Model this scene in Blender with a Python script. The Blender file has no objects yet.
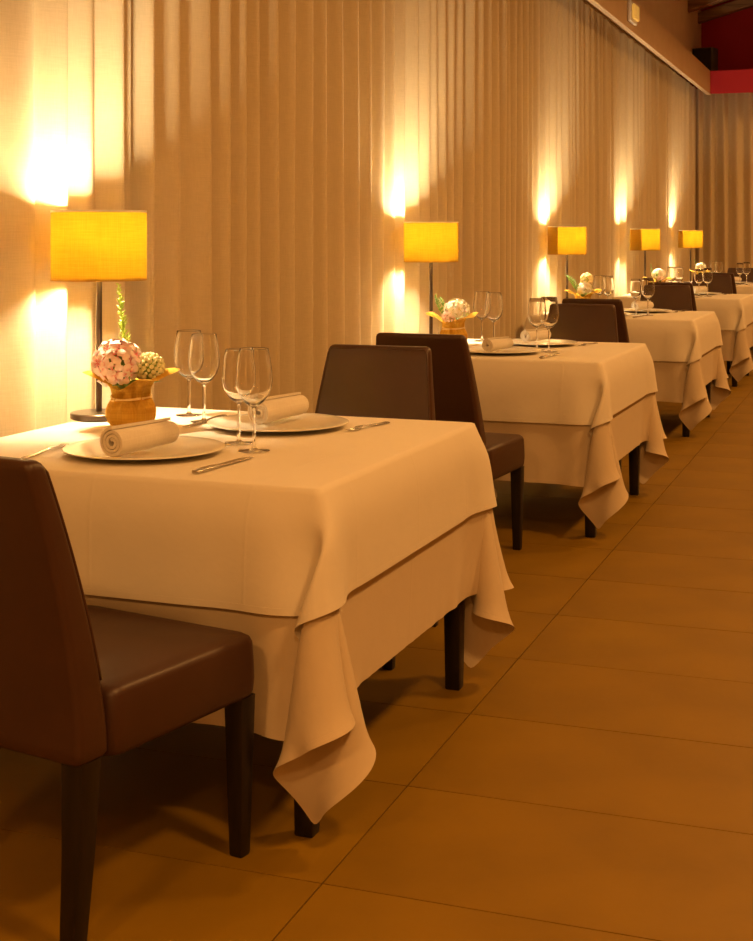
import bpy, bmesh, math, random
import numpy as np
from mathutils import Vector, Matrix

# ------------------------------------------------------------------ camera
F_PX, HOR_Y, VAN_X, CAM_H = 1403.0, 237.0, 886.0, 1.22
TH = math.atan((VAN_X - 376.5) / F_PX)
SN, CS = math.sin(TH), math.cos(TH)
scene = bpy.context.scene
cam_d = bpy.data.cameras.new('camera')
cam = bpy.data.objects.new('camera', cam_d)
scene.collection.objects.link(cam)
cam.location = (0, 0, CAM_H)
cam.rotation_euler = (math.pi / 2, 0, TH)
cam_d.sensor_fit = 'HORIZONTAL'
cam_d.sensor_width = 36.0
cam_d.lens = 36.0 * F_PX / 753.0
cam_d.shift_y = -(470.5 - HOR_Y) / 753.0
cam_d.clip_start = 0.05
scene.camera = cam

# ------------------------------------------------------------------ world, exposure
world = bpy.data.worlds.new('world')
scene.world = world
world.use_nodes = True
world.node_tree.nodes['Background'].inputs['Color'].default_value = (1, .6, .3, 1)
world.node_tree.nodes['Background'].inputs['Strength'].default_value = 0.0
vs = scene.view_settings
vs.view_transform = 'Standard'
vs.look = 'None'
vs.exposure = 1.3
vs.gamma = 1.0
vs.use_curve_mapping = False

LAMP_COL = (1.0, .79, .47)
LAMP_W = 34.0
ROOM_COL = (1.0, .47, .125)
ROOM_W = 26.0
ADDED_PENDANTS = [(.75, -1.4), (.75, 1.6), (.75, 4.6), (.75, 7.6), (.75, 10.6), (.75, 13.6), (.75, 16.4), (-1.3, -1.4)]  # positions of the added, unseen lamps that brighten the room

# ------------------------------------------------------------------ helpers
col = scene.collection
rnd = random.Random(7)


def at(px, py, z):
    d = F_PX * (CAM_H - z) / (py - HOR_Y)
    u = (px - 376.5) / F_PX
    return Vector((d * (-SN + u * CS), d * (CS + u * SN), z))


def x_at(px, Y):
    u = (px - 376.5) / F_PX
    d = Y / (CS + u * SN)
    return d * (-SN + u * CS)


def link(o, parent=None, label=None, cat=None, group=None, kind=None):
    col.objects.link(o)
    if parent is not None:
        o.parent = parent
    if label:
        o['label'] = label
    if cat:
        o['category'] = cat
    if group:
        o['group'] = group
    if kind:
        o['kind'] = kind
    return o


def empty(name, loc, rz=0, **k):
    o = bpy.data.objects.new(name, None)
    o.empty_display_size = .1
    o.location = loc
    o.rotation_euler = (0, 0, rz)
    return link(o, **k)


def mesh(name, vf, mat, smooth=True, auto=None):
    v, f = vf[0], vf[1]
    me = bpy.data.meshes.new(name)
    me.from_pydata([tuple(p) for p in v], [], f)
    me.update()
    if mat:
        me.materials.append(mat)
    if smooth:
        me.polygons.foreach_set('use_smooth', [True] * len(me.polygons))
        if auto:
            me.set_sharp_from_angle(angle=math.radians(auto))
    return me


def obj(name, me, parent=None, loc=(0, 0, 0), rot=(0, 0, 0), scale=None, **k):
    o = bpy.data.objects.new(name, me)
    o.location = loc
    o.rotation_euler = rot
    if scale:
        o.scale = scale
    return link(o, parent, **k)


_cache = {}


def cached(key, fn):
    if key not in _cache:
        _cache[key] = fn()
    return _cache[key]


def join(*parts):
    V, F = [], []
    for v, f in parts:
        n = len(V)
        V += list(v)
        F += [tuple(i + n for i in q) for q in f]
    return V, F


def box(x0, x1, y0, y1, z0, z1):
    v = [(x0, y0, z0), (x1, y0, z0), (x1, y1, z0), (x0, y1, z0), (x0, y0, z1), (x1, y0, z1), (x1, y1, z1), (x0, y1, z1)]
    f = [(0, 3, 2, 1), (4, 5, 6, 7), (0, 1, 5, 4), (1, 2, 6, 5), (2, 3, 7, 6), (3, 0, 4, 7)]
    return v, f


def bevel_mesh(name, vf, mat, w, seg=2, smooth=True):
    bm = bmesh.new()
    vs_ = [bm.verts.new(p) for p in vf[0]]
    for q in vf[1]:
        bm.faces.new([vs_[i] for i in q])
    bmesh.ops.recalc_face_normals(bm, faces=bm.faces)
    bmesh.ops.bevel(bm, geom=bm.edges[:], offset=w, segments=seg, affect='EDGES', profile=.5)
    me = bpy.data.meshes.new(name)
    bm.to_mesh(me)
    bm.free()
    me.materials.append(mat)
    if smooth and seg > 1:
        me.polygons.foreach_set('use_smooth', [True] * len(me.polygons))
        me.set_sharp_from_angle(angle=math.radians(32))
    return me


def lathe(prof, n=32, cx=0, cy=0):
    V, F = [], []
    rings = []
    for r, z in prof:
        if r < 1e-6:
            rings.append([len(V)])
            V.append((cx, cy, z))
        else:
            b = len(V)
            rings.append(list(range(b, b + n)))
            for i in range(n):
                a = 2 * math.pi * i / n
                V.append((cx + r * math.cos(a), cy + r * math.sin(a), z))
    for A, B in zip(rings, rings[1:]):
        if len(A) == 1 and len(B) == 1:
            continue
        for i in range(n):
            j = (i + 1) % n
            if len(A) == 1:
                F.append((A[0], B[j], B[i]))
            elif len(B) == 1:
                F.append((A[i], A[j], B[0]))
            else:
                F.append((A[i], A[j], B[j], B[i]))
    return V, F


def tube(pts, rad, n=8, closed=False, cap=True):
    pts = [Vector(p) for p in pts]
    m = len(pts)
    if not hasattr(rad, '__len__'):
        rad = [rad] * m
    V, F = [], []
    up = Vector((0, 0, 1))
    prev = None
    for i, p in enumerate(pts):
        if closed:
            t = pts[(i + 1) % m] - pts[i - 1]
        else:
            t = pts[min(i + 1, m - 1)] - pts[max(i - 1, 0)]
        t.normalize()
        if prev is None:
            a = up if abs(t.z) < .9 else Vector((1, 0, 0))
            s = t.cross(a).normalized()
        else:
            s = (prev - t * prev.dot(t)).normalized()
        prev = s
        b = t.cross(s)
        for k in range(n):
            an = 2 * math.pi * k / n
            V.append(p + (s * math.cos(an) + b * math.sin(an)) * rad[i])
    for i in range(m if closed else m - 1):
        i2 = (i + 1) % m
        for k in range(n):
            k2 = (k + 1) % n
            F.append((i * n + k, i * n + k2, i2 * n + k2, i2 * n + k))
    if cap and not closed:
        F.append(tuple(range(n - 1, -1, -1)))
        F.append(tuple((m - 1) * n + k for k in range(n)))
    return V, F


def rrect(w, d, r, n=5):
    """rounded rectangle outline, counter-clockwise"""
    P = []
    r = min(r, w / 2 - 1e-4, d / 2 - 1e-4)
    for cx, cy, a0 in ((w / 2 - r, d / 2 - r, 0), (-w / 2 + r, d / 2 - r, 90), (-w / 2 + r, -d / 2 + r, 180), (w / 2 - r, -d / 2 + r, 270)):
        for k in range(n + 1):
            a = math.radians(a0 + 90 * k / n)
            P.append((cx + r * math.cos(a), cy + r * math.sin(a)))
    return P


def loft(rings, cap=True):
    V, F = [], []
    n = len(rings[0])
    for R in rings:
        V += [tuple(p) for p in R]
    for i in range(len(rings) - 1):
        for k in range(n):
            k2 = (k + 1) % n
            F.append((i * n + k, i * n + k2, (i + 1) * n + k2, (i + 1) * n + k))
    if cap:
        F.append(tuple(range(n - 1, -1, -1)))
        F.append(tuple((len(rings) - 1) * n + k for k in range(n)))
    return V, F


# ------------------------------------------------------------------ materials
def nodes_of(name):
    m = bpy.data.materials.new(name)
    m.use_nodes = True
    nt = m.node_tree
    return m, nt, nt.nodes['Principled BSDF'], nt.nodes['Material Output']


def mat_basic(name, c1, c2=None, scale=20, rough=.6, metal=0.0, bump=0.0, bscale=200, spec=.5, stretch=(1, 1, 1), detail=4, coat=0):
    m, nt, bs, out = nodes_of(name)
    N, L = nt.nodes.new, nt.links.new
    bs.inputs['Roughness'].default_value = rough
    bs.inputs['Metallic'].default_value = metal
    bs.inputs['Specular IOR Level'].default_value = spec
    bs.inputs['Coat Weight'].default_value = coat
    tc = N('ShaderNodeTexCoord')
    mp = N('ShaderNodeMapping')
    mp.inputs['Scale'].default_value = stretch
    L(tc.outputs['Object'], mp.inputs['Vector'])
    ns = N('ShaderNodeTexNoise')
    ns.inputs['Scale'].default_value = scale
    ns.inputs['Detail'].default_value = detail
    L(mp.outputs['Vector'], ns.inputs['Vector'])
    rp = N('ShaderNodeValToRGB')
    rp.color_ramp.elements[0].position = .3
    rp.color_ramp.elements[1].position = .7
    rp.color_ramp.elements[0].color = (*c1, 1)
    rp.color_ramp.elements[1].color = (*(c2 or c1), 1)
    L(ns.outputs['Fac'], rp.inputs['Fac'])
    L(rp.outputs['Color'], bs.inputs['Base Color'])
    if bump:
        n2 = N('ShaderNodeTexNoise')
        n2.inputs['Scale'].default_value = bscale
        n2.inputs['Detail'].default_value = 3
        L(mp.outputs['Vector'], n2.inputs['Vector'])
        bp = N('ShaderNodeBump')
        bp.inputs['Strength'].default_value = bump
        bp.inputs['Distance'].default_value = .002
        L(n2.outputs['Fac'], bp.inputs['Height'])
        L(bp.outputs['Normal'], bs.inputs['Normal'])
    return m


def weave_nodes(nt, scale, axes='YZ'):
    """returns a socket 0..1 with a woven thread pattern in object space"""
    N, L = nt.nodes.new, nt.links.new
    tc = N('ShaderNodeTexCoord')
    outs = []
    for st in ((1, 1, .03), (.03, .03, 1)):
        mp = N('ShaderNodeMapping')
        mp.inputs['Scale'].default_value = st
        L(tc.outputs['Object'], mp.inputs['Vector'])
        ns = N('ShaderNodeTexNoise')
        ns.inputs['Scale'].default_value = scale
        ns.inputs['Detail'].default_value = 2
        L(mp.outputs['Vector'], ns.inputs['Vector'])
        outs.append(ns.outputs['Fac'])
    ad = N('ShaderNodeMath')
    ad.operation = 'ADD'
    L(outs[0], ad.inputs[0])
    L(outs[1], ad.inputs[1])
    ml = N('ShaderNodeMath')
    ml.operation = 'MULTIPLY'
    ml.inputs[1].default_value = .5
    L(ad.outputs[0], ml.inputs[0])
    return ml.outputs[0]


def mat_fabric(name, c1, c2, scale, transl=0.0, tcol=None, bump=.15):
    m, nt, bs, out = nodes_of(name)
    N, L = nt.nodes.new, nt.links.new
    w = weave_nodes(nt, scale)
    rp = N('ShaderNodeValToRGB')
    rp.color_ramp.elements[0].position = .38
    rp.color_ramp.elements[1].position = .62
    rp.color_ramp.elements[0].color = (*c1, 1)
    rp.color_ramp.elements[1].color = (*c2, 1)
    L(w, rp.inputs['Fac'])
    L(rp.outputs['Color'], bs.inputs['Base Color'])
    bs.inputs['Roughness'].default_value = .9
    bs.inputs['Specular IOR Level'].default_value = .1
    bp = N('ShaderNodeBump')
    bp.inputs['Strength'].default_value = bump
    bp.inputs['Distance'].default_value = .001
    L(w, bp.inputs['Height'])
    L(bp.outputs['Normal'], bs.inputs['Normal'])
    if transl:
        tr = N('ShaderNodeBsdfTranslucent')
        if tcol:
            mx = N('ShaderNodeMix')
            mx.data_type = 'RGBA'
            L(w, mx.inputs['Factor'])
            mx.inputs[6].default_value = (*[c * .72 for c in tcol], 1)
            mx.inputs[7].default_value = (*tcol, 1)
            L(mx.outputs[2], tr.inputs['Color'])
        else:
            L(rp.outputs['Color'], tr.inputs['Color'])
        ms = N('ShaderNodeMixShader')
        ms.inputs[0].default_value = transl
        L(bs.outputs[0], ms.inputs[1])
        L(tr.outputs[0], ms.inputs[2])
        L(ms.outputs[0], out.inputs['Surface'])
    return m


def mat_cloth(name, c, half):
    """table linen: fine weave, ironed-in creases and a stitched hem, from the cloth's own UVs (metres)"""
    m, nt, bs, out = nodes_of(name)
    N, L = nt.nodes.new, nt.links.new
    uv = N('ShaderNodeUVMap')
    sep = N('ShaderNodeSeparateXYZ')
    L(uv.outputs[0], sep.inputs[0])

    def mth(op, a, b=None, c_=None):
        n = N('ShaderNodeMath')
        n.operation = op
        for i, x in enumerate((a, b, c_)):
            if x is None:
                continue
            if isinstance(x, (int, float)):
                n.inputs[i].default_value = x
            else:
                L(x, n.inputs[i])
        return n.outputs[0]
    hs = []
    for ax, hf in ((sep.outputs[0], half[0]), (sep.outputs[1], half[1])):
        ab = mth('ABSOLUTE', ax)
        e = mth('SUBTRACT', hf, ab)
        hs.append(mth('LESS_THAN', e, .014))
        for cr in (0.0, hf * .5):
            q = mth('ABSOLUTE', mth('SUBTRACT', ab, cr))
            hs.append(mth('MULTIPLY', mth('SUBTRACT', 1.0, mth('MINIMUM', 1.0, mth('DIVIDE', q, .006))), .55))
    s = hs[0]
    for h in hs[1:]:
        s = mth('MAXIMUM', s, h)
    ns = N('ShaderNodeTexNoise')
    ns.inputs['Scale'].default_value = 9
    ns.inputs['Detail'].default_value = 5
    L(uv.outputs[0], ns.inputs['Vector'])
    ht = mth('ADD', mth('MULTIPLY', s, .5), mth('MULTIPLY', ns.outputs['Fac'], 1.6))
    bp = N('ShaderNodeBump')
    bp.inputs['Strength'].default_value = .5
    bp.inputs['Distance'].default_value = .003
    L(ht, bp.inputs['Height'])
    L(bp.outputs['Normal'], bs.inputs['Normal'])
    mx = N('ShaderNodeMix')
    mx.data_type = 'RGBA'
    L(ns.outputs['Fac'], mx.inputs['Factor'])
    mx.inputs[6].default_value = (*[x * .96 for x in c], 1)
    mx.inputs[7].default_value = (*c, 1)
    L(mx.outputs[2], bs.inputs['Base Color'])
    bs.inputs['Roughness'].default_value = .85
    bs.inputs['Specular IOR Level'].default_value = .2
    bs.inputs['Sheen Weight'].default_value = .1
    return m


def mat_emit(name, c, s):
    m, nt, bs, out = nodes_of(name)
    bs.inputs['Base Color'].default_value = (*c, 1)
    bs.inputs['Emission Color'].default_value = (*c, 1)
    bs.inputs['Emission Strength'].default_value = s
    return m


def mat_glass(name):
    m, nt, bs, out = nodes_of(name)
    bs.inputs['Base Color'].default_value = (1, .995, .985, 1)
    bs.inputs['Roughness'].default_value = .0
    bs.inputs['IOR'].default_value = 1.36
    bs.inputs['Transmission Weight'].default_value = 1.0
    return m


def mat_petal(name, c_in, c_out):
    m, nt, bs, out = nodes_of(name)
    N, L = nt.nodes.new, nt.links.new
    a = N('ShaderNodeAttribute')
    a.attribute_name = 'rad'
    rp = N('ShaderNodeValToRGB')
    rp.color_ramp.elements[0].position = .15
    rp.color_ramp.elements[1].position = .65
    rp.color_ramp.elements[0].color = (*c_in, 1)
    rp.color_ramp.elements[1].color = (*c_out, 1)
    L(a.outputs['Fac'], rp.inputs['Fac'])
    L(rp.outputs['Color'], bs.inputs['Base Color'])
    bs.inputs['Roughness'].default_value = .7
    bs.inputs['Subsurface Weight'].default_value = .15
    bs.inputs['Subsurface Radius'].default_value = (.01, .006, .004)
    return m


HX, HY = 23 * .0225, 24 * .0225            # half size of a table top
S_GRID = .0225
NU_X, NU_Y = 43, 46            # half cell counts of the under cloth
NO_X, NO_Y = 33, 35            # of the top cloth

M = {}
M['tile'] = mat_basic('floor_tile', (.195, .104, .001), (.25, .135, .002), 3.2, .5, spec=.25, bump=.08, bscale=60, detail=8)
M['grout'] = mat_basic('grout', (.12, .085, .05), (.16, .12, .07), 40, .9)
M['plaster'] = mat_basic('plaster', (.74, .60, .42), (.78, .65, .46), 4, .8, bump=.06, bscale=80)
M['ledge'] = mat_basic('ledge_paint', (.74, .56, .36), (.78, .60, .40), 6, .6)
M['red'] = mat_basic('red_paint', (.50, .016, .035), (.56, .02, .04), 3, .7)
M['ceil'] = mat_basic('ceiling_plaster', (.80, .72, .58), (.85, .77, .62), 5, .9)
M['beam'] = mat_basic('dark_beam_wood', (.16, .085, .035), (.36, .20, .09), 9, .6, bump=.4, bscale=30, stretch=(.25, 4, 4), detail=8)
M['curtain'] = mat_fabric('linen_curtain', (.61, .51, .34), (.69, .58, .41), 700, bump=.2)
M['leather'] = mat_basic('brown_leather', (.050, .019, .0085), (.062, .024, .011), 8, .42, bump=.10, bscale=420, spec=.45)
M['legwood'] = mat_basic('dark_stained_wood', (.006, .0035, .0025), (.012, .007, .005), 14, .38, stretch=(6, 6, .6), bump=.05, bscale=90)
M['table'] = mat_basic('dark_table_wood', (.03, .017, .010), (.05, .028, .016), 12, .5, stretch=(1, 6, 6))
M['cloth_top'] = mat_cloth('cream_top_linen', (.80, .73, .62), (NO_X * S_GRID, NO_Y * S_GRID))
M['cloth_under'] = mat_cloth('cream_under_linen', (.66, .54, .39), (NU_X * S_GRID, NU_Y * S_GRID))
M['napkin'] = mat_fabric('white_napkin_linen', (.74, .68, .60), (.80, .75, .67), 300, bump=.2)
M['porcelain'] = mat_basic('cream_porcelain', (.80, .77, .68), (.82, .79, .70), 3, .16, spec=.6)
M['steel'] = mat_basic('polished_steel', (.52, .49, .45), (.60, .57, .52), 30, .22, metal=1)
M['bronze'] = mat_basic('dark_bronze_metal', (.085, .060, .045), (.11, .08, .06), 20, .3, metal=.85)
M['shade'] = mat_fabric('yellow_linen_shade', (.62, .40, .06), (.78, .54, .10), 420, .62, (.305, .218, .034), .3)
M['shade_seam'] = mat_fabric('yellow_linen_overlap', (.58, .36, .05), (.70, .46, .08), 420, .55, (.25, .165, .018), .3)
M['rim'] = mat_basic('shade_rim_tape', (.42, .24, .04), (.46, .27, .05), 30, .8)
M['seamline'] = mat_basic('shade_seam_edge', (.12, .06, .015), (.14, .07, .02), 30, .8)
M['inner'] = mat_basic('white_metal', (.85, .83, .78), (.85, .83, .78), 5, .4)
M['bulb'] = mat_emit('lit_bulb', (1, .80, .50), 14.0)
M['glass'] = mat_glass('clear_glass')
M['wrap'] = mat_fabric('mustard_paper_wrap', (.50, .27, .035), (.66, .40, .06), 160, .2, bump=.4)
M['twine'] = mat_basic('raffia_twine', (.72, .52, .20), (.80, .62, .28), 60, .8, bump=.3, bscale=300)
M['stem'] = mat_basic('flower_stem', (.14, .24, .04), (.20, .32, .06), 30, .6)
M['leaf'] = mat_basic('green_leaf', (.10, .24, .03), (.18, .36, .05), 25, .5)
M['sprig'] = mat_basic('lime_sprig', (.34, .50, .04), (.48, .62, .08), 40, .6)
M['pink'] = mat_petal('pink_petal', (.75, .10, .12), (.92, .74, .68))
M['white'] = mat_petal('white_petal', (.80, .62, .25), (.88, .82, .68))
M['yellow'] = mat_petal('yellow_white_petal', (.78, .48, .05), (.90, .78, .40))
M['bud'] = mat_basic('cream_green_buds', (.62, .60, .24), (.86, .78, .50), 160, .7)
M['black'] = mat_basic('black_plastic', (.012, .011, .011), (.018, .016, .015), 20, .5)
M['grey'] = mat_basic('dark_grey_cabinet', (.07, .06, .05), (.09, .075, .06), 20, .6)
M['tag'] = mat_basic('laundry_tag_weave', (.12, .10, .06), (.40, .33, .20), 190, .8)
M['lens'] = mat_emit('lit_lens', (1, .62, .12), .12)
M['frost'] = mat_emit('added_pendant_diffuser', (1.0, .60, .25), 6.0)
M['candle'] = mat_basic('candle_wax', (.72, .62, .36), (.76, .66, .40), 20, .5)

# ------------------------------------------------------------------ room shell
XW, XC, YB, YF, XR = -2.36, -2.242, 18.25, -3.5, 6.3     # wall behind curtain, curtain plane, back wall, wall behind the camera, right wall
XRIDGE, SLOPE, ZC = 2.0, .28, 4.08
ZRIDGE = ZC + SLOPE * (XRIDGE - XW)

floor = obj('floor', mesh('floor', box(XW - .1, XR + .1, YF - .1, YB + .1, -.12, -.006), M['grout'], False),
            label='dark grout bed of the tan tiled restaurant floor', kind='structure')
TL, TW, G = 1.0, .501, .0035
tile_me = mesh('tile', box(-TL / 2 + G / 2, TL / 2 - G / 2, -TW / 2 + G / 2, TW / 2 - G / 2, -.006, 0), M['tile'], False)
row = 0
y = 2.454 - .501 * 11
while y < YB:
    for k in range(-1, 6):
        cx = -1.5 + k * TL
        if k >= 3 and row % 2 == 0 and y > 30:
            continue
        obj('tile', tile_me, floor, (cx, y + TW / 2, rnd.uniform(-.0004, 0)), (0, 0, 0))
    y += TW
    row += 1


def struct(name, vf, mat, label, parent=None):
    return obj(name, mesh(name, vf, mat, False), parent, label=label, kind=None if parent else 'structure')


wl = struct('wall_left', box(XW - .1, XW, YF, YB + .1, -.1, ZC + .3), M['plaster'], 'warm plaster wall behind the long curtain')
struct('upper_wall', box(XW, -2.215, YF, YB, 3.214, ZC + .03), M['plaster'], None, wl)
struct('wall_back', box(XW, XR, YB, YB + .1, -.1, ZRIDGE + .2), M['red'], 'deep red painted end wall')
struct('wall_right', box(XR, XR + .1, YF, YB, -.1, ZRIDGE), M['plaster'], 'warm plaster wall across the room')
struct('wall_front', box(XW, XR, YF - .1, YF, -.1, ZRIDGE + .2), M['plaster'], 'warm plaster wall behind the viewer')
zr2 = ZRIDGE - SLOPE * (XR - XRIDGE)
cv = []
for yy in (YF - .1, YB + .1):
    for x, z in ((XW - .1, ZC - .028), (XRIDGE, ZRIDGE), (XR + .1, zr2 - .028), (XR + .1, zr2 + .07), (XRIDGE, ZRIDGE + .1), (XW - .1, ZC + .07)):
        cv.append((x, yy, z))
cf = [(0, 1, 2, 3, 4, 5), (11, 10, 9, 8, 7, 6)] + [(i, (i + 1) % 6 + 0, (i + 1) % 6 + 6, i + 6) for i in range(6)]
struct('ceiling', (cv, cf), M['ceil'], 'pale sloping ceiling between dark beams')

# the boxed ledge that hides the curtain tracks
ZL0, ZL1, XL, YL = 2.94, 3.215, -1.985, 17.20
t1 = struct('trim_1', box(XL - .03, XL, YF, YL + .03, ZL0, ZL1), M['ledge'], 'cream ledge running along the top of the curtain')
struct('ledge_shelf', box(XW, XL - .03, YF, YL + .03, ZL1 - .03, ZL1), M['ledge'], None, t1)
struct('bottom_lip', box(XL - .04, XL + .008, YF, YL, ZL0 - .014, ZL0), M['ledge'], None, t1)
t2 = struct('trim_2', box(XL - .0, XR, YL, YL + .03, ZL0, ZL1), M['red'], 'red ledge across the top of the back curtain')
struct('ledge_shelf', box(XW, XR, YL + .03, YB, ZL1 - .03, ZL1), M['red'], None, t2)

# roof beams
for k in range(6):
    yb = 17.95 - .95 * k
    b0 = 3.86
    V = []
    for yy in (yb - .07, yb + .07):
        for x, dz in ((XW - .02, 0), (XRIDGE, 0), (XRIDGE, .13), (XW - .02, .13)):
            V.append((x, yy, b0 + SLOPE * (x - XW) + dz))
    Fb = [(0, 1, 2, 3), (7, 6, 5, 4), (0, 4, 5, 1), (1, 5, 6, 2), (2, 6, 7, 3), (3, 7, 4, 0)]
    names = ['closest to the red end wall', 'second from the red end wall', 'third from the red end wall', 'fourth from the red end wall', 'fifth from the red end wall', 'sixth from the red end wall']
    obj('roof_beam', bevel_mesh('roof_beam', (V, Fb), M['beam'], .012, 1), label='dark wooden roof beam ' + names[k], cat='beam', group='roof beams')

# ------------------------------------------------------------------ curtains
def curtain_mesh(length, z0, z1, seed, flare=0.0):
    r = random.Random(seed)
    # pleat profile: irregular rounded pleats, one soft side and one steep side
    knots = [0.0]
    while knots[-1] < length:
        knots.append(knots[-1] + r.uniform(.13, .215))
    amps = [r.uniform(.052, .086) for _ in knots]
    sks = [r.uniform(.42, .72) for _ in knots]
    n = int(length / .0085)
    zs = [z0, z0 + .03, .4, .8, 1.2, 1.6, 2.0, 2.4, 2.75, z1]
    ph = [r.uniform(0, 6.28) for _ in knots]
    V, F = [], []
    for j, z in enumerate(zs):
        t = (z - z0) / (z1 - z0)
        for i in range(n + 1):
            s = length * i / n
            k = max(q for q in range(len(knots)) if knots[q] <= s + 1e-9)
            k = min(k, len(knots) - 2)
            u = (s - knots[k]) / (knots[k + 1] - knots[k])
            sk = sks[k]
            w = u / sk if u < sk else (1 - u) / (1 - sk)
            w = w * w * (3 - 2 * w)
            a = amps[k] * (1 + .16 * math.sin(ph[k] + 2.0 * t))
            off = a * (w - .5) + .006 * math.sin(s * 3.1 + seed)
            ds = .018 * math.sin(ph[k]) * (1 - t) * math.sin(math.pi * u)
            V.append((s + ds + .012 * (1 - t) * math.sin(knots[k] * 5 + seed), -off, z))
    for j in range(len(zs) - 1):
        for i in range(n):
            a = j * (n + 1) + i
            F.append((a, a + 1, a + n + 2, a + n + 1))
    return V, F


side_panels = [(.2, 3.90, 'brightly lit linen curtain panel behind the nearest table lamp'),
               (3.92, 7.58, 'pleated linen curtain panel behind the second table lamp'),
               (7.60, 11.38, 'pleated linen curtain panel behind the third table lamp'),
               (11.40, 15.02, 'pleated linen curtain panel behind the fourth table lamp'),
               (15.04, 17.72, 'pleated linen curtain panel behind the farthest table lamp')]
for i, (a, b, lb) in enumerate(side_panels):
    me = mesh('curtain', curtain_mesh(b - a, .015, 3.06, 11 + i), M['curtain'])
    o = obj('curtain', me, None, (XC - (.015 if i % 2 else 0), a, 0), (0, 0, math.pi / 2), label=lb, cat='curtain', group='linen curtains')
for i, (a, b, lb) in enumerate([(-2.26, -.2, 'linen curtain panel on the back wall beside the corner'),
                                (-.18, 2.0, 'linen curtain panel in the middle of the back wall'),
                                (2.02, 4.4, 'linen curtain panel at the right of the back wall')]):
    me = mesh('curtain', curtain_mesh(b - a, .015, 3.06, 31 + i), M['curtain'])
    obj('curtain', me, None, (a, 17.76, 0), label=lb, cat='curtain', group='linen curtains')

# emergency light on the ledge, loudspeaker on the ledge corner
e = empty('emergency_light', (XL, 11.6, 2.985), label='small lit emergency light box on the cream ledge', cat='light')
obj('housing', bevel_mesh('housing', box(.001, .035, -.15, .15, 0, .17), M['inner'], .008, 2), e)
obj('lens', bevel_mesh('lens', box(.036, .06, -.11, .11, .025, .145), M['lens'], .008, 2), e)
e = empty('loudspeaker', (-2.07, 17.42, ZL1), math.radians(-14), label='black loudspeaker box on the corner of the ledge', cat='speaker')
obj('cabinet', bevel_mesh('cabinet', box(-.13, .13, -.10, .10, 0, .30), M['grey'], .01, 2), e)
obj('grille', bevel_mesh('grille', box(-.115, .115, -.112, -.101, .015, .285), M['black'], .004, 1), e)

# ------------------------------------------------------------------ unseen pendants, added to supply the warm room light
pend_shade = mesh('added_pendant_shade', lathe([(.03, .22), (.06, .20), (.16, .12), (.24, .0), (.236, 0), (.155, .115), (.055, .192), (.0, .20)], 32), M['bronze'])
pend_dif = mesh('diffuser', lathe([(0, .012), (.22, .012), (.22, .02), (0, .02)], 32), M['inner'], auto=30)
for i, (px_, py_) in enumerate(ADDED_PENDANTS):
    zc = ZC + SLOPE * (px_ - XW)
    zp = 3.3
    e = empty('added_pendant_lamp', (px_, py_, zp), label='added dark metal pendant lamp out of view for room fill light, ' + ['first', 'second', 'third', 'fourth', 'fifth', 'sixth', 'seventh', 'eighth'][i] + ' of the row', cat='lamp', group='added fill-light pendants')
    obj('added_pendant_shade', pend_shade, e)
    obj('diffuser', pend_dif, e)
    obj('cord', mesh('cord', tube([(0, 0, .215), (0, 0, zc - zp + .03)], .004, 6), M['black']), e)
    ld = bpy.data.lights.new('added_pendant_light', 'AREA')
    ld.shape = 'DISK'
    ld.size = .42
    ld.energy = ROOM_W
    ld.color = ROOM_COL
    lo = bpy.data.objects.new('added_pendant_light', ld)
    lo.location = (0, 0, .005)
    link(lo, e)

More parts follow.
